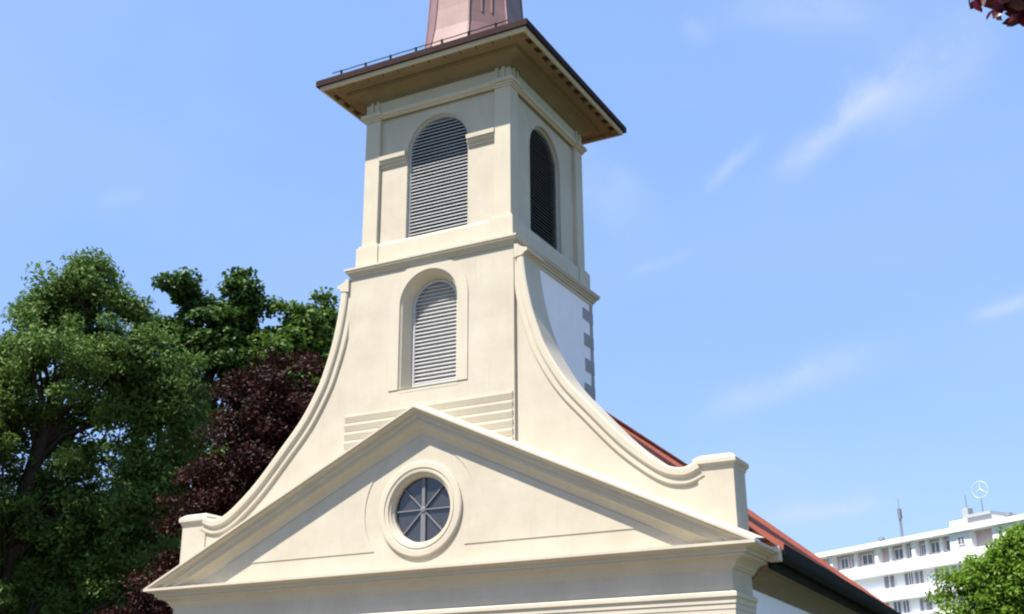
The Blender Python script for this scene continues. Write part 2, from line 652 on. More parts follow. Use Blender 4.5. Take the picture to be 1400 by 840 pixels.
# --- screen wall with curved wings
curve = catmull([(2.16, 11.24), (2.18, 11.0), (2.235, 10.6), (2.345, 10.07), (2.49, 9.6), (2.66, 9.17), (3.05, 8.52), (3.57, 7.92), (4.17, 7.27), (4.65, 6.86), (4.98, 6.645),
                 (5.22, 6.585), (5.37, 6.60), (5.53, 6.67)], 5)
right = [(5.53, 5.0)] + list(reversed(curve)) + [(2.0, 11.24), (2.0, 11.5)]
outer = right + [(-x, z) for x, z in reversed(right)]
screen = MB().slab(outer, [[(-.78, 8.75), (.78, 8.75), (.78, 11.42), (-.78, 11.42)]], 0, .62).build('screen_wall', M['cream'], ch)
for s in (-1, 1):
    cp = MB()
    sect = [(-.27, .03), (-.27, -.03), (-.245, -.048), (-.145, -.05), (-.13, -.062), (-.125, -.085), (-.10, -.10), (.0, -.105), (.035, -.09), (.04, -.06), (.04, .64), (-.02, .64), (-.02, .03)]
    loops = []
    for i, (x, z) in enumerate(curve):
        a, b_ = curve[max(0, i - 1)], curve[min(len(curve) - 1, i + 1)]
        t = Vector((b_[0] - a[0], b_[1] - a[1])).normalized()
        nrm = Vector((-t.y, t.x))           # pointing outwards (up / away)
        if nrm.x < 0 and i < 10:
            nrm = -nrm
        loops.append([(s * (x + nrm.x * o), y, z + nrm.y * o) for o, y in sect])
    cp.loft(loops, True, True, True)
    cp.build('wing_coping', M['trim'], screen)
    # little moulded cap under the tower cornice
    capp = [(1.995, 11.50), (2.08, 11.49), (2.12, 11.44), (2.19, 11.40), (2.29, 11.375), (2.30, 11.31), (2.24, 11.29), (2.19, 11.23), (1.995, 11.20)]
    MB().slab([(s * x, z) for x, z in capp], [], -.115, .66).build('wing_cap', M['trim'], screen, bevel=.008)
    # end pier and its cap
    x0, x1 = sorted((s * 5.515, s * 6.166))
    pier = MB().box(x0, x1, -.03, .62, 5.0, 6.60).build('pier', M['cream'], ch, bevel=.01)
    pc = MB()
    pc.mould([(0, 6.53), (.012, 6.55), (.02, 6.59), (.05, 6.63), (.062, 6.64), (.062, 6.71), (.05, 6.73), (-.05, 6.80)], x0, x1, -.03, .62, close=False)
    pc.add([(x0 + .05, .02, 6.80), (x1 - .05, .02, 6.80), (x1 - .05, .57, 6.80), (x0 + .05, .57, 6.80)], [(0, 1, 2, 3)])
    pc.build('pier_cap', M['trim'], pier)

# --- tower front panel with its window band and louvred window
PX, PY = 1.97, -.07
WZ0, WZS = 8.85, 10.66
panel = MB().slab([(-PX, 7.2), (PX, 7.2), (PX, 11.46), (-PX, 11.46)], [arch(.69, WZ0, WZS)], PY, .06).build('tower_front', M['cream'], ch, bevel=.006)
MB().slab(arch(.93, WZ0, WZS + .03)[:], [arch(.70, WZ0 + .002, WZS)], PY - .018, PY + .03).build('window_band', M['trim'], panel)
# horizontal fillets under the window
for k in range(6):
    z = 8.47 - k * .182
    pr = [(PY + .01, z + .0), (PY - .034, z - .012), (PY - .036, z - .05), (PY - .006, z - .16), (PY + .01, z - .162)]
    mb = MB()
    mb.loft([[(x, y, zz) for y, zz in pr] for x in (-1.962, 1.93)], True, True, True)
    mb.build('fillet', M['trim'], panel)


def arch_ring(mb, prof, z0, zs, n=24):
    """open arch-shaped reveal lofted through (half width, y)"""
    loops = [[(x, y, z) for x, z in arch(hw, z0, zs, n)] for hw, y in prof]
    mb.loft(loops, False)


def louvre(parent, hw, z0, zs, y, pitch, name='louvre_window', mat='slat'):
    """frame with slats as sub-parts; local XZ plane, facing -Y"""
    fr = MB()
    arch_ring(fr, [(hw + .05, y + .12), (hw + .05, y - .01), (hw, y - .01), (hw, y + .12)], z0, zs)
    fr.box(-hw - .05, hw + .05, y - .012, y + .12, z0 - .05, z0)
    fo = fr.build(name, M['slat'], parent)
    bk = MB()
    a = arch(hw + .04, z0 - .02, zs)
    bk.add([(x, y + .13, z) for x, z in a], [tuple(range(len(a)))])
    bk.build('dark_backing', M['dark' if mat == 'slat' else 'void'], fo)  # backing is darker too behind the slats with painted-in shade
    sl_ = MB()
    z = z0 + pitch * .6
    rng = random.Random(5)
    while z < zs + hw - .04:
        h = hw if z < zs else math.sqrt(max(hw * hw - (z - zs) ** 2, 0))
        h -= .004
        dz = rng.uniform(-.003, .003)
        if h > .08:
            t, dpt, rise = .014, .085, .066
            p = [(y, z - rise / 2 + dz), (y + dpt, z + rise / 2 + dz), (y + dpt, z + rise / 2 + t + dz), (y, z - rise / 2 + t + dz)]
            sl_.loft([[(x, yy, zz) for yy, zz in p] for x in (-h, h)], True, True, True)
        z += pitch
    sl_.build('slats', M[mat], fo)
    return fo


rv = MB()
arch_ring(rv, [(.695, PY - .002), (.665, PY + .03), (.655, PY + .03), (.645, PY + .05), (.56, .20), (.55, .30)], WZ0, WZS)
rv.box(-.688, .688, PY - .004, .30, WZ0 - .08, WZ0 + .01)
rv.build('window_reveal', M['trim'], panel)
louvre(panel, .50, WZ0 + .14, WZS, .215, .082)

# --- white tower shaft and its quoins
YC, T = 1.913, 1.934
shaft = MB().box(-T, T, .34, YC + T, 4.0, 11.47).build('tower_shaft', M['white'], ch)
for s in (-1, 1):
    x0, x1 = sorted((s * (T + .006), s * (T - .3)))
    MB().box(x0, x1, YC + T - .16, YC + T + .006, 5.5, 11.44).build('corner_strip', M['quoin'], shaft)
    for k in range(8):
        z = 11.26 - .583 * k
        qx, qy, qz = ((.55, .50, .29), (.51, .54, .27), (.57, .47, .30))[(k * 2 + (s > 0)) % 3]
        x0, x1 = sorted((s * (T + .014), s * (T - qx)))
        MB().box(x0, x1, YC + T - qy, YC + T + .014, z - qz, z).build('quoin', M['quoin'], shaft, bevel=.008)

# --- tower cornice and belfry plinth
B = 1.832
tcorn = [(.0, 11.42), (.015, 11.44), (.018, 11.50), (.05, 11.51), (.055, 11.555), (.08, 11.56), (.085, 11.60), (.125, 11.61), (.13, 11.65), (.145, 11.655), (.145, 11.70), (-.02, 11.77), (-.2, 11.78), (-.2, 11.42)]
MB().mould(tcorn, -T - .003, T + .003, YC - T - .02, YC + T + .003).build('tower_cornice', M['trim'], ch)
belfry = MB()
TH = .30
HB = 1.745
BZ0, BZS, BHW = 12.22, 14.34, .765
wallp = [(-HB, 11.72), (HB, 11.72), (HB, 15.95), (-HB, 15.95)]
loc = MB().slab(wallp, [arch(BHW, BZ0, BZS)], -HB, -HB + TH)
inner = MB().slab([(-HB + TH, 11.72), (HB - TH, 11.72), (HB - TH, 15.95), (-HB + TH, 15.95)], [arch(BHW, BZ0, BZS)], -HB, -HB + TH)
for k, src in ((0, loc), (1, inner), (2, loc), (3, inner)):
    a = math.pi / 2 * k
    belfry.add([(x * math.cos(a) - y * math.sin(a), YC + x * math.sin(a) + y * math.cos(a), z) for x, y, z in src.v], src.f)
belf = belfry.build('belfry', M['cream'], ch)
# plinth
MB().mould([(0, 11.70), (.06, 11.70), (.06, 12.17), (.02, 12.235), (-.03, 12.235), (-.03, 11.70)], -B, B, YC - B, YC + B).build('plinth', M['trim'], belf)
pil_src = None
for sx in (-1, 1):
    for sy in (-1, 1):
        mb = MB()
        x0, x1 = sorted((sx * B, sx * 1.455))
        y0, y1 = sorted((sy * B, sy * 1.455))
        mb.box(x0, x1, YC + y0, YC + y1, 12.236, 15.30)
        # base block
        x0, x1 = sorted((sx * (B + .085), sx * 1.36))
        y0, y1 = sorted((sy * (B + .085), sy * 1.36))
        mb.box(x0, x1, YC + y0, YC + y1, 11.74, 12.205)
        x0, x1 = sorted((sx * (B + .05), sx * 1.39))
        y0, y1 = sorted((sy * (B + .05), sy * 1.39))
        mb.box(x0, x1, YC + y0, YC + y1, 12.203, 12.262)
        # capital
        for d, z0, z1 in ((.035, 15.28, 15.325), (.06, 15.325, 15.375), (.10, 15.375, 15.455)):
            x0, x1 = sorted((sx * (B + d), sx * (1.455 - d * .6)))
            y0, y1 = sorted((sy * (B + d), sy * (1.455 - d * .6)))
            mb.box(x0, x1, YC + y0, YC + y1, z0, z1 - .001)
        mb.build('corner_pilaster', M['trim'], belf, bevel=.006)
MB().mould([(-.03, 15.30), (.012, 15.31), (.015, 15.35), (.055, 15.36), (.07, 15.40), (.07, 15.445), (.0, 15.465), (0, 15.80), (.03, 15.80), (.035, 15.84), (-.03, 15.86)], -B, B, YC - B, YC + B, close=False).build('frieze', M['trim'], belf)
# impost bands and the frieze fillets, one set per side
imp, fil, reveal_ = None, None, None
for k in range(4):
    a = math.pi / 2 * k
    par = belf

    def rot(mb):
        mb.v = [(x * math.cos(a) - y * math.sin(a), YC + x * math.sin(a) + y * math.cos(a), z) for x, y, z in mb.v]
        return mb
    for s in (-1, 1):
        x0, x1 = sorted((s * .775, s * 1.452))
        if k % 2:
            x0 = None
        pr = [(-HB + .02, 14.08), (-HB - .03, 14.085), (-HB - .035, 14.165), (-HB - .075, 14.17), (-HB - .08, 14.245), (-HB - .115, 14.25), (-HB - .12, 14.345), (-HB + .02, 14.375)]
        if x0 is not None:
            mb = MB()
            mb.loft([[(x, y, z) for y, z in pr] for x in (x0, x1)], True, True, True)
            rot(mb).build('impost', M['trim'], belf)
        for dx in (1.52, 1.68):
            mb = MB().box(s * dx - .035, s * dx + .035, -B - .028, -B + .02, 15.50, 15.76)
            rot(mb).build('frieze_fillet', M['trim'], belf)
    fo = louvre(belf, BHW - .045, BZ0 + .06, BZS, -HB + .085, .080, mat='slat_shade' if k == 1 else 'slat')  # right-hand louvre gets the slat colour with shade painted in
    fo.location = (0, YC, 0)
    fo.rotation_euler = (0, 0, a)

# --- eaves
eav = MB()
E0 = 1.80
prof = [(0, 15.72), (.05, 15.725), (.055, 15.765), (.075, 15.77), (.08, 15.80), (.11, 15.845), (.17, 15.885), (.25, 15.91), (.36, 15.915), (.365, 15.95), (.385, 15.955), (.385, 15.99), (.52, 15.992)]
MB().mould(prof, -E0, E0, YC - E0, YC + E0, close=False).build('eaves_cove', M['ochre'], ch)
soff = MB()
soff.mould([(.50, 15.988), (.50, 16.01), (.60, 16.01), (.60, 15.988)], -E0, E0, YC - E0, YC + E0, close=True)
eaves = soff.build('eaves', M['ochre'], ch)
vg = MB().mould([(.60, 16.02), (.745, 16.03), (.745, 16.045), (.60, 16.035)], -E0, E0, YC - E0, YC + E0)
vg.build('vent_gap', M['void'], eaves)
fas = MB()
fas.mould([(.745, 15.965), (.795, 15.965), (.81, 16.05), (.745, 16.05)], -E0, E0, YC - E0, YC + E0)
fas.build('fascia', M['trim'], eaves)
nb = 13
for k in range(4):
    a = math.pi / 2 * k
    for i in range(nb):
        x = -2.36 + 4.72 * i / (nb - 1)
        hw_ = .08 if k % 2 else .185
        mb = MB().box(x - hw_, x + hw_, -E0 - .742, -E0 - .602, 15.962, 16.02)
        mb.v = [(px * math.cos(a) - py * math.sin(a), YC + px * math.sin(a) + py * math.cos(a), z) for px, py, z in mb.v]
        mb.build('eave_block', M['ochre'], eaves, bevel=.01)

# --- tower roof, snow guard and spire
EH = 2.671
tr = MB()
tr.mould([(.0, 16.045), (.0, 16.185), (-.02, 16.205), (-.78, 16.52), (-1.30, 16.86), (-1.45, 17.0)], -EH, EH, YC - EH, YC + EH, close=False)
tr.mould([(.0, 16.045), (-.1, 16.052), (-.9, 16.09)], -EH, EH, YC - EH, YC + EH, close=False)
troof = tr.build('tower_roof', M['eave_metal'], ch)
sg = MB()
yg = YC - EH + .16
zg = 16.205 + .14 * .41
pts = [(-2.35 + 4.5 * i / 30, yg, zg + .125 + .004 * math.sin(i * 1.7)) for i in range(31)]
sg.path(pts, [.011] * len(pts), 6)
for i in range(7):
    x = -2.1 + .66 * i
    sg.box(x - .018, x + .018, yg - .02, yg + .02, zg - .06, zg + .14)
sg.build('snow_guard', M['gutter'], troof)
sp = MB()
octa = [(1.50, 16.70), (1.34, 16.95), (1.20, 17.3), (1.115, 17.75), (1.065, 18.3), (1.015, 19.2), (.92, 21.2), (.74, 24), (.48, 27.5), (.07, 32.5)]
loops = []
for ap, z in octa:
    r = ap / math.cos(math.pi / 8)
    loops.append([(-.06 + r * math.cos(math.pi / 8 + math.pi / 4 * i), YC + r * math.sin(math.pi / 8 + math.pi / 4 * i), z) for i in range(8)])
sp.loft(loops, True, False, True)
spire = sp.build('spire', M['copper'], ch)
seam = MB()
for i in range(8):
    pts = []
    for ap, z in octa:
        r = ap / math.cos(math.pi / 8) + .006
        pts.append((-.06 + r * math.cos(math.pi / 8 + math.pi / 4 * i), YC + r * math.sin(math.pi / 8 + math.pi / 4 * i), z))
    seam.path(pts, [.022] * len(pts), 6)
seam.build('ridge_seams', M['copper'], spire)
lad = MB()
def sface(u, z):
    import bisect
    for (a0, z0), (a1, z1) in zip(octa, octa[1:]):
        if z0 <= z <= z1:
            ap = a0 + (a1 - a0) * (z - z0) / (z1 - z0)
    c = math.cos(math.pi / 4)
    return (-.06 + (ap + .004) * c + u * c, YC - (ap + .004) * c + u * c, z)
zs_ = [18.05, 19.2, 21.2, 23.9]
for u in (-.14, .10):
    lad.path([sface(u, z) for z in zs_], [.02] * 4, 6)
z = 18.95
while z < 23.9:
    lad.tube(sface(-.14, z), sface(.10, z), .014, n=5)
    z += .3
lad.build('ladder', M['copper'], spire)
fin = MB()
fin.path([(-.06, YC, 32.3), (-.06, YC, 33), (-.06, YC, 33.2), (-.06, YC, 33.45), (-.06, YC, 33.7), (-.06, YC, 35.2)], [.06, .06, .16, .22, .06, .02], 12)
fin.build('finial', M['copper'], spire, smooth=True)

# --- nave, running back from the front block (very slightly askew)
NAVE = bpy.data.objects.new('nave', None)
SK = -.045


def skew(mb):
    mb.v = [(x + SK * (y - .9), y, z) for x, y, z in mb.v]
    return mb


bpy.data.objects.remove(NAVE)
L_ = 21.4
NW = 6.0
nave = skew(MB().box(-NW, NW, .88, L_, G - .3, 5.0)).build('nave_wall', M['white'], ch)
rz = 10.585
rp = [(-6.56, 5.27), (-6.2, 5.56), (-5.2, 6.40), (0, rz), (5.2, 6.40), (6.2, 5.56), (6.56, 5.27), (6.50, 5.20), (0, rz - .2), (-6.50, 5.20)]
nr = MB().slab(rp, [], .972, L_ + .4)
nroof = skew(nr).build('nave_roof', M['tiles'], ch)
ridge = skew(MB().path([(0, 3.9, rz + .02), (0, 16, rz + .02), (0, L_ + .4, rz + .02)], [.10] * 3, 10)).build('ridge_tiles', M['tiles'], nroof, smooth=True)
for s in (-1, 1):
    g_ = MB()
    pts = []
    prof = [(6.44, 5.27), (6.44, 5.15), (6.46, 5.10), (6.52, 5.06), (6.59, 5.06), (6.65, 5.10), (6.67, 5.16), (6.67, 5.325), (6.655, 5.325), (6.64, 5.16), (6.59, 5.085), (6.52, 5.085), (6.47, 5.12), (6.46, 5.27)]
    g_.loft([[(s * x, y, z) for x, z in prof] for y in (.97, L_ + .3)], True, True, True)
    skew(g_).build('gutter', M['gutter'], ch)
    fz = MB()
    prof = [(6.43, 5.20), (6.43, 4.93), (6.36, 4.93), (6.36, 5.20)]
    fz.loft([[(s * x, y, z) for x, z in prof] for y in (.97, L_ + .2)], True, True, True)
    skew(fz).build('eave_board', M['gutter'], ch)
    so_ = MB()
    prof = [(5.98, 5.05), (5.98, 4.62), (6.03, 4.62), (6.05, 4.70), (6.10, 4.77), (6.18, 4.84), (6.26, 4.875), (6.27, 4.91), (6.355, 4.915), (6.355, 5.05)]
    so_.loft([[(s * x, y, z) for x, z in prof] for y in (.96, L_ + .1)], True, True, True)
    skew(so_).build('eave_soffit', M['ochre'], ch)

# ------------------------------------------------------------------ apartment block far behind
P1 = Vector((-22.34, 122.33, 0))
P3 = Vector((-.77, 108.16, 0))
uu = (P3 - P1).normalized()
apt = thing('apartment_block', 'long white flat roofed apartment block with rows of shuttered windows', 'apartment building', (P1.x, P1.y, G), math.atan2(uu.y, uu.x))
ZR = 22.6 - G


def px(p):
    return (p - 1110) * .1053


UA, UB = -30.0, 31.5
body = MB().box(UA, UB, .9, 13, 0, ZR - .55).build('wall', M['apt_white'], apt)
MB().box(UA - .3, UB + .3, -.45, 13.4, ZR - .52, ZR).build('roof_slab', M['apt_white'], apt, bevel=.03)
FL = 2.82
bands = []
for k in range(8):
    zt = ZR - 2.28 - FL * k
    if zt < 1:
        break
    bnd = MB().box(UA, UB, 0, .9, zt - 1.22, zt).build('balcony_band', M['apt_white'], apt, bevel=.02)
# top storey: loggia back wall, posts, panels
MB().box(UA + .2, px(1301), .86, .897, ZR - 2.28, ZR - .55).build('loggia_wall', M['apt_pink'], apt)
MB().box(px(1301), px(1327), .02, .88, ZR - 2.279, ZR - .53).build('wall_panel', M['apt_white'], apt)
MB().box(px(1327), px(1349), .80, .897, ZR - 2.28, ZR - .55).build('loggia_wall', M['apt_pink'], apt)
MB().box(px(1352), UB, .02, .88, ZR - 2.279, ZR - .53).build('wall_panel', M['apt_white'], apt)
for p in (1135, 1202, 1253, 1267.5, 1286, 1168, 1218, 1237):
    w = .24 if p in (1135, 1202, 1253) else .16
    y = .05 if w > .2 else .45
    MB().box(px(p) - w, px(p) + w, y, .85, ZR - 2.279, ZR - .53).build('post', M['apt_white'], apt)


def window(x0, x1, z0, z1, y, mat, frame=True):
    w = MB().box(x0, x1, y, y + .06, z0, z1).build('window', mat, apt)
    mid = (x0 + x1) / 2
    fr = MB()
    t = .07
    fr.box(x0 - t, x0, y - .04, y + .05, z0 - t, z1 + t)
    fr.box(x1, x1 + t, y - .04, y + .05, z0 - t, z1 + t)
    fr.box(x0, x1, y - .04, y + .05, z1, z1 + t)
    fr.box(x0, x1, y - .04, y + .05, z0 - t, z0)
    if mat is M['apt_glass']:
        fr.box(mid - .04, mid + .04, y - .03, y - .002, z0, z1)
    fr.build('window_frame', M['apt_white'], w)


for a, b_ in ((1124, 1131), (1144, 1154), (1160, 1165), (1176, 1190), (1222, 1233), (1242, 1250), (1258, 1263), (1271, 1281), (1290, 1299)):
    window(px(a), px(b_), ZR - 1.98, ZR - .95, .78, M['apt_glass'])
window(px(1311.5), px(1319), ZR - 1.75, ZR - 1.05, -.03, M['apt_glass'])
random.seed(4)
rows = {0: ((1203, 1209.5), (1211, 1217), (1231, 1236), (1237, 1242), (1245, 1250), (1251, 1256), (1271, 1276), (1277, 1282), (1284, 1289), (1293, 1299), (1301, 1307), (1330, 1338), (1345, 1352)),
        1: ((1185, 1191), (1200, 1206), (1212, 1222), (1225, 1233), (1247, 1252), (1255, 1263), (1279, 1287), (1296, 1304), (1320, 1330))}
for k in range(7):
    for a, b_ in rows[k % 2]:
        sh = px(a) + (0 if k < 2 else random.choice((-.8, 0, .8)))
        zt = ZR - 3.60 - FL * k
        if zt < 2.5:
            continue
        window(sh, sh + (b_ - a) * .1053, zt - 1.33, zt, .80, random.choice((M['apt_shutter'], M['apt_shutter'], M['apt_glass'])))
# roof boxes
lift = MB().box(px(1279), px(1329), 3.0, 8.0, ZR - .1, ZR + 1.35).build('lift_housing', M['apt_white'], apt, bevel=.03)
MB().box(px(1301), px(1332), 2.7, 8.3, ZR + 1.35, ZR + 1.65).build('roof_slab', M['roof_grey'], lift)
MB().box(px(1301.5), px(1331), 2.96, 3.02, ZR + .1, ZR + 1.3).build('side_panel', M['roof_grey'], lift)
chm = MB().box(px(1295), px(1302), 3.2, 4.0, ZR + 1.35, ZR + 2.5).build('chimney', M['roof_grey'], apt, bevel=.02)
MB().tube((px(1298), 3.6, ZR + 2.4), (px(1298), 3.6, ZR + 3.9), .05).build('flue', M['mast'], chm)
for p in (1194, 1358):
    vb = MB()
    vb.tube((px(p), 2.0, ZR - .05), (px(p), 2.0, ZR + .55), .22, n=12)
    vb.tube((px(p), 2.0, ZR + .55), (px(p), 2.0, ZR + .9), .42, .36, n=12)
    vb.build('roof_vent', M['mast'], apt)


def apt_pt(u, y, z):
    v = Vector((-uu.y, uu.x, 0))
    q = P1 + uu * u + v * y
    return (q.x, q.y, z)


mast = thing('antenna_mast', 'slim grey antenna mast standing on the flat white roof', 'antenna', apt_pt(px(1219), 2.5, 22.6))
MB().path([(0, 0, -.05), (0, 0, 2.9), (0, 0, 3.7)], [.17, .14, .12], 8).build('pole', M['mast'], mast)
MB().path([(0, 0, 3.7), (0, 0, 5.0)], [.05, .03], 6).build('whip', M['mast'], mast)
for k in range(3):
    a = k * 2.1 + .4
    MB().box(.12 * math.cos(a) - .13, .12 * math.cos(a) + .13, .16 * math.sin(a) - .09, .16 * math.sin(a) + .09, 2.6, 3.8).build('antenna_panel', M['mast'], mast, bevel=.02)
star = thing('star_sign', 'white ring sign holding a three-pointed star, on a pole above the lift housing', 'sign', apt_pt(px(1317), 3.6, 22.6 + 1.3), math.atan2(uu.y, uu.x) + .25)
MB().path([(0, 0, 0), (0, 0, 1.0), (0, 0, 2.05)], [.08, .06, .05], 8).build('pole', M['mast'], star)
RG = .86
rg = MB()
zc = 2.0 + RG
loops = []
for i in range(40):
    a = 2 * math.pi * i / 40
    loops.append([((RG + .05 * math.cos(b_)) * math.cos(a), .05 * math.sin(b_), zc + (RG + .05 * math.cos(b_)) * math.sin(a)) for b_ in [2 * math.pi * j / 8 for j in range(8)]])
loops.append(loops[0])
rg.loft(loops, True)
rg.build('ring', M['sign_white'], star, smooth=True)
st = MB()
pts = []
for k in range(6):
    a = math.pi / 2 + math.pi / 3 * k
    r = RG * .97 if k % 2 == 0 else .13
    pts.append((r * math.cos(a), zc + r * math.sin(a)))
o_ = [(x, 0.0, z) for x, z in pts]
st.add(o_ + [(0, -.12, zc), (0, .12, zc)], [(i, (i + 1) % 6, 6) for i in range(6)] + [((i + 1) % 6, i, 7) for i in range(6)])
st.build('three_pointed_star', M['sign_white'], star)

# ------------------------------------------------------------------ trees


def leaf_mesh(name, pos, nrm, size, aspect, tint, mat, parent, rng):
    """pos (n,3), nrm (n,3): one bent four-cornered leaf each"""
    n = len(pos)
    nrm = nrm / (np.linalg.norm(nrm, axis=1, keepdims=True) + 1e-9)
    r = rng.normal(size=(n, 3))
    t = np.cross(nrm, r)
    t /= (np.linalg.norm(t, axis=1, keepdims=True) + 1e-9)
    b_ = np.cross(nrm, t)
    s = size[:, None]
    v = np.empty((n, 6, 3))
    v[:, 0] = pos - t * s
    v[:, 1] = pos - t * s * .35 + b_ * s * aspect + nrm * s * .15
    v[:, 2] = pos + t * s * .40 + b_ * s * aspect * .85 + nrm * s * .12
    v[:, 3] = pos + t * s * 1.05 - nrm * s * .1
    v[:, 4] = pos + t * s * .40 - b_ * s * aspect * .85 + nrm * s * .12
    v[:, 5] = pos - t * s * .35 - b_ * s * aspect + nrm * s * .15
    base = np.arange(n)[:, None] * 6
    faces = np.concatenate([base + np.array([[0, 1, 2, 3]]), base + np.array([[0, 3, 4, 5]])], axis=1).reshape(-1)
    me = bpy.data.meshes.new(name)
    me.vertices.add(n * 6)
    me.vertices.foreach_set('co', v.reshape(-1).astype(np.float32))
    me.loops.add(n * 8)
    me.loops.foreach_set('vertex_index', faces.astype(np.int32))
    me.polygons.add(n * 2)
    me.polygons.foreach_set('loop_start', np.arange(0, n * 8, 4, dtype=np.int32))
    me.polygons.foreach_set('loop_total', np.full(n * 2, 4, dtype=np.int32))
    at = me.attributes.new('tint', 'FLOAT', 'FACE')
    at.data.foreach_set('value', np.repeat(np.clip(tint, 0, 1), 2).astype(np.float32))
    me.materials.append(mat)
    me.update(calc_edges=True)
    me.validate()
    o = bpy.data.objects.new(name, me)
    COL.objects.link(o)
    o.parent = parent
    return o


def tree(name, label, loc, trunk_pts, trunk_r, lobes, n_clump, per, leaf, aspect, mat, seed, clump_r=.55, flat=.7, limb_n=40, cat='tree', updir=.5, keep=None, shell=.35, limbs_extra=(), gap=-1.7, rough=.12):
    """lobes: (x, y, z, rx, ry, rz, weight) in world coordinates; the crown fills them with clumps of leaves"""
    rng = np.random.default_rng(seed)
    t = thing(name, label, cat, loc)
    off = np.array(loc)
    lob = np.array([l[:6] for l in lobes], float)
    wts = np.array([l[6] for l in lobes], float)
    idx = rng.choice(len(lob), n_clump, p=wts / wts.sum())
    d = rng.normal(size=(n_clump, 3))
    d /= np.linalg.norm(d, axis=1, keepdims=True)
    rad = (shell + (1 - shell) * rng.random(n_clump) ** .55) * (1 + rough * np.clip(rng.normal(size=n_clump), -1, 2))
    cc = lob[idx, :3] + d * rad[:, None] * lob[idx, 3:6]
    crf = np.array([l[7] if len(l) > 7 else 1. for l in lobes])
    cr = clump_r * rng.uniform(.55, 1.35, n_clump) * crf[idx]
    # gaps: drop clumps in low-noise cells
    ph = rng.uniform(0, 6, 6)
    f = np.sin(cc[:, 0] * 1.3 + ph[0]) + np.sin(cc[:, 1] * 1.2 + ph[1]) + np.sin(cc[:, 2] * 1.5 + ph[2]) + .8 * np.sin(cc[:, 0] * 2.7 + cc[:, 2] * 2.1 + ph[3])
    ok = f > gap
    cc, cr, d, idx = cc[ok], cr[ok], d[ok], idx[ok]
    n = len(cc)
    w = cr ** 2
    li = rng.choice(n, n_clump * per, p=w / w.sum())
    g_ = rng.normal(size=(len(li), 3))
    g_ /= np.linalg.norm(g_, axis=1, keepdims=True)
    g_ *= (rng.random(len(li)) ** .45)[:, None]
    g_[:, 2] *= flat
    pos = cc[li] + g_ * cr[li][:, None]
    nr = g_ * .6 + d[li] * .5 + rng.normal(size=(len(li), 3)) * .75 + np.array([0, 0, updir])
    size = leaf * rng.uniform(.6, 1.25, len(li))
    ct = rng.uniform(0, 1, n)
    tint = .55 * ct[li] + .45 * rng.random(len(li))
    if keep is not None:
        k = keep(pos)
        pos, nr, size, tint = pos[k], nr[k], size[k], tint[k]
    leaf_mesh('crown', pos - off, nr, size, aspect, tint, mat, t, rng)
    # trunk and limbs
    mb = MB()
    tp = [Vector(p) - Vector(loc) for p in trunk_pts]
    k = len(tp)
    mb.path(tp, [trunk_r * (1 - .72 * i / (k - 1)) * (1.35 if i == 0 else 1) for i in range(k)], 12)
    order = rng.permutation(n)[:limb_n]
    for i in order:
        c = Vector(cc[i]) - Vector(loc)
        best = min(range(1, k), key=lambda j: (tp[j] - c).length + (2.0 if tp[j].z > c.z - .4 else 0))
        a = tp[best] * rng.uniform(.75, 1) + tp[best - 1] * 0
        a = tp[best - 1].lerp(tp[best], rng.uniform(.4, 1))
        dv = c - a
        m1 = a + dv * .4 + Vector((rng.normal() * .2, rng.normal() * .2, dv.length * .10))
        m2 = a + dv * .75 + Vector((rng.normal() * .15, rng.normal() * .15, dv.length * .06))
        r0 = trunk_r * rng.uniform(.14, .3)
        mb.path([a, m1, m2, c], [r0, r0 * .7, r0 * .4, r0 * .15], 6)
    for pts, r0, r1 in limbs_extra:
        q = [Vector(p) - Vector(loc) for p in pts]
        mb.path(q, [r0 + (r1 - r0) * i / (len(q) - 1) for i in range(len(q))], 8)
    mb.build('trunk', M['bark'], t, smooth=True)
    return t


# feathery light-green tree at the far left
tree('feathery_tree', 'tall light green feathery tree at far left with a dark trunk', (-20.2, 7.1, G),
     [(-20.2, 7.1, G - .2), (-20.15, 7.1, 5), (-20.1, 7.2, 9), (-19.6, 7.7, 13), (-19.1, 8.3, 17)], .42,
     [(-19.4, 8.0, 13.8, 3.0, 3.0, 2.6, 3.0), (-19.3, 8.1, 16.9, 1.2, 1.2, 1.7, 1.1), (-20.2, 7.2, 15.6, 1.0, 1.0, 1.2, .6), (-18.4, 9.1, 16.0, 1.1, 1.1, 1.5, .7),
      (-21.4, 5.9, 12.8, 2.0, 2.0, 2.0, 1.4), (-19.5, 6.2, 7.6, 1.6, 1.3, 2.4, .8), (-20.8, 5.5, 8.6, 1.5, 1.3, 2.0, .8), (-20.6, 8.6, 8.6, 2.2, 1.8, 2.6, 1.3), (-19.6, 9.4, 7.4, 2.2, 1.8, 2.6, 1.1), (-17.6, 10.0, 14.2, 1.6, 1.6, 1.6, 1.1), (-17.0, 10.5, 12.3, 1.5, 1.5, 1.9, 1.1), (-17.4, 10.2, 10.2, 1.6, 1.6, 1.8, 1.0),
      (-20.9, 5.2, 11.6, 2.2, 2.0, 1.5, 1.6), (-18.9, 6.6, 11.9, 2.0, 1.8, 1.4, 1.5), (-18.6, 9.6, 9.0, 2.6, 2.2, 3.0, 1.9), (-18.2, 10.2, 5.8, 2.8, 2.0, 2.4, 1.2), (-22.6, 6.3, 9.5, 1.7, 2.2, 3.2, 1.0)],
     1700, 95, .088, .42, M['leaf_ash'], 3, clump_r=.54, flat=.75, limb_n=60, updir=.45, gap=-1.15, rough=.15)
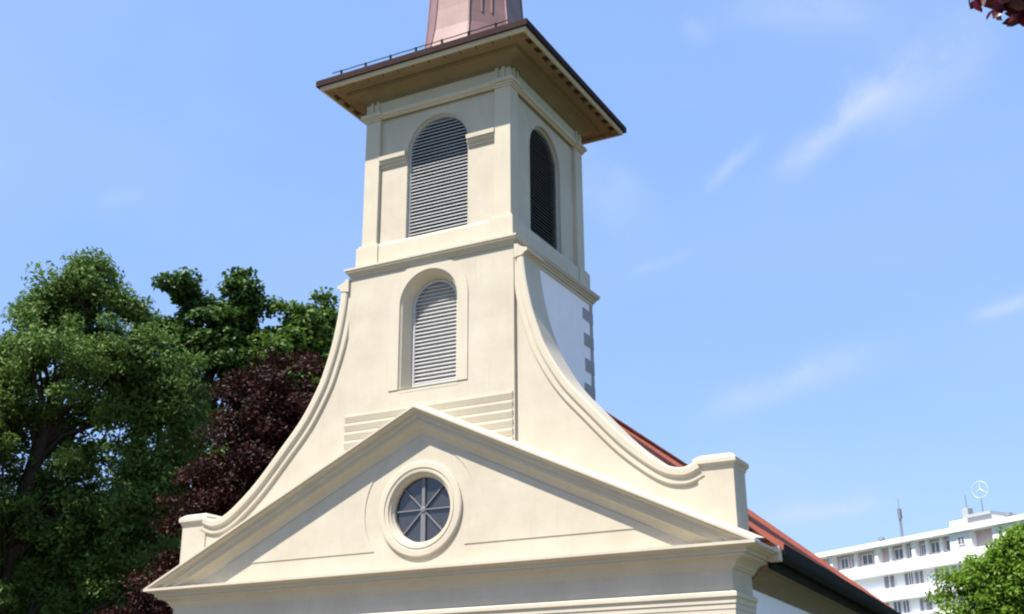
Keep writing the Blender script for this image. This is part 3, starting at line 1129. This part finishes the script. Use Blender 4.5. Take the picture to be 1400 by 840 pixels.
# two green trees behind
tree('dark_green_tree', 'dark green tree with open top, just right of the feathery tree', (-23.1, 18.6, G),
     [(-23.1, 18.6, G - .2), (-23.1, 18.6, 8), (-23.0, 18.7, 14), (-22.9, 18.8, 20)], .4,
     [(-23.9, 17.9, 20.8, 1.0, 1.0, 1.4, .8), (-22.1, 19.5, 20.9, .8, .8, 1.6, .6), (-23.0, 18.7, 19.4, 1.7, 1.7, 1.5, 1.0), (-21.9, 19.6, 18.4, 1.3, 1.3, 1.3, .7), (-24.5, 17.4, 19.2, .9, .9, .9, .35), (-22.9, 18.7, 17.4, 2.1, 2.1, 2.2, 1.2), (-23, 18.6, 13.8, 3.0, 3.0, 2.8, 1.5)],
     330, 90, .13, .55, M['leaf_oak'], 8, clump_r=.62, flat=.6, limb_n=36, gap=-1.3, rough=.16)
tree('mid_green_tree', 'rounded mid green tree showing just left of the curved gable wing', (-19.9, 21.3, G),
     [(-19.9, 21.3, G - .2), (-19.9, 21.3, 7), (-19.9, 21.3, 13), (-19.9, 21.2, 18.5)], .4,
     [(-21.2, 20.2, 19.3, .9, .9, 1.6, .6), (-19.6, 21.6, 19.6, 1.1, 1.1, 1.8, .9), (-20.4, 20.8, 18.0, 1.9, 1.9, 1.7, 1.3), (-18.7, 22.3, 18.2, 1.1, 1.1, 1.6, .7), (-19.6, 21.6, 16.4, 2.3, 2.3, 2.0, 1.3), (-18.4, 22.6, 15.4, 2.2, 2.2, 3.0, 1.4), (-21, 20.2, 14, 2.4, 2.4, 2.6, 1.0)],
     430, 90, .13, .55, M['leaf_maple'], 12, clump_r=.62, flat=.6, limb_n=36, gap=-1.35, rough=.16)
# copper beech
tree('copper_beech', 'dark red copper beech in front of the green trees beside the left gable', (-11.7, 7.2, G),
     [(-11.7, 7.2, G - .2), (-11.7, 7.2, 4), (-11.5, 7.4, 8), (-11.2, 7.6, 12)], .38,
     [(-10.9, 8.0, 11.2, 1.35, 1.35, 1.7, 1.1), (-10.0, 8.8, 11.0, 1.5, 1.5, 2.2, 1.0), (-10.7, 8.2, 8.8, 2.1, 2.1, 2.2, 2.0), (-11.2, 7.6, 6.6, 2.0, 2.0, 2.0, 1.6), (-11.9, 7.0, 4.6, 2.1, 2.1, 1.9, 1.4), (-12.7, 6.3, 5.4, 1.5, 1.5, 1.7, 1.0), (-12.0, 6.9, 8.2, 1.1, 1.1, 1.6, .5), (-9.9, 8.8, 6.0, 2.4, 2.4, 3, 1.2)],
     900, 120, .062, .55, M['leaf_beech'], 21, clump_r=.5, flat=.6, limb_n=60, gap=-1.4, rough=.2)
# bright young tree at the lower right
tree('bright_green_tree', 'bright green leafy tree at lower right beside the church roof', (9.5, 14.0, G),
     [(9.5, 14.0, G - .2), (9.5, 14.0, 2.5), (9.4, 14.0, 4.5), (9.3, 14.0, 6.5)], .16,
     [(9.5, 13.8, 6.5, .7, .7, .8, 1.2), (9.05, 13.7, 6.35, .5, .5, .6, .9), (8.7, 13.7, 5.7, .7, .7, .7, .9), (8.3, 14.0, 5.5, 1.1, 1.1, 1.0, 1.2), (9.9, 14.2, 5.6, 1.2, 1.2, 1.5, 1.2), (8.8, 14.0, 4.3, 2.0, 1.7, 1.2, 2.0), (10.6, 14.3, 6.2, 1.0, 1.0, 1.2, .7)],
     520, 95, .062, .5, M['leaf_lime'], 31, clump_r=.40, flat=.6, limb_n=26, gap=-2.2)
# shaded trees that close the gaps low down on the left
tree('broad_dark_tree', 'dense dark tree low down behind the feathery tree, in deep shade', (-27.0, 17.5, G),
     [(-27, 17.5, G - .2), (-27, 17.5, 4), (-27, 17.6, 8), (-26.8, 17.7, 12)], .4,
     [(-27.5, 17.0, 9.0, 3.6, 3.6, 3.6, 2), (-24.0, 19.5, 8.5, 3.4, 3.4, 4.0, 2), (-29.5, 14.8, 8.0, 3.2, 3.2, 3.4, 1.5), (-21.0, 21.5, 8.0, 3.2, 3.2, 4, 1.6), (-26, 18, 4.5, 5, 4, 2.6, 2)],
     560, 90, .16, .55, M['leaf_oak'], 17, clump_r=.8, flat=.65, limb_n=30)
# unseen tree added further left so that its crown shades the lower branches
tree('added_shade_tree', 'unseen dense green tree added on the left to shade the feathery tree', (-25.5, 2.0, G),
     [(-25.5, 2.0, G - .2), (-25.5, 2.0, 4), (-25.4, 2.0, 8), (-25.3, 2.0, 11)], .4,
     [(-24.8, 1.8, 11.6, 3.2, 3.2, 2.6, 2), (-23.6, 3.2, 9.0, 2.6, 2.8, 2.6, 1.6), (-26.5, 1.2, 9.0, 3.4, 3.0, 3.2, 1.6), (-22.3, 1.2, 8.6, 2.4, 2.4, 2.2, 1.4), (-20.5, 2.2, 7.0, 2.0, 2.0, 1.6, .9)],
     560, 85, .13, .5, M['leaf_oak'], 19, clump_r=.7, flat=.6, limb_n=30)
# purple-leaved tree close to the camera; only the tip of one bough reaches into the picture
tree('purple_leaf_tree', 'dark red purple leaved bough hanging into the top right corner', (15.4, -12.6, G),
     [(15.4, -12.6, G - .2), (15.4, -12.6, 2.2), (15.2, -12.7, 4.2), (14.9, -12.8, 6.4)], .17,
     [(14.9, -12.8, 7.4, 1.6, 1.6, 1.3, 2.2), (13.9, -13.2, 7.1, 1.2, 1.0, .8, 1.4), (12.9, -13.55, 6.55, .7, .5, .42, .7), (12.3, -13.68, 6.03, .36, .3, .2, .5, .7),
      (12.08, -13.68, 5.80, .12, .12, .08, .36, .42), (11.87, -13.69, 5.83, .03, .05, .03, .05, .24), (11.96, -13.69, 5.78, .05, .06, .03, .10, .30)],
     230, 42, .046, .62, M['leaf_plum'], 44, clump_r=.26, flat=.7, limb_n=24,
     limbs_extra=[([(15.0, -12.75, 5.2), (14.2, -13.1, 6.3), (13.2, -13.45, 6.5), (12.3, -13.68, 6.05), (11.95, -13.7, 5.86)], .05, .006)])
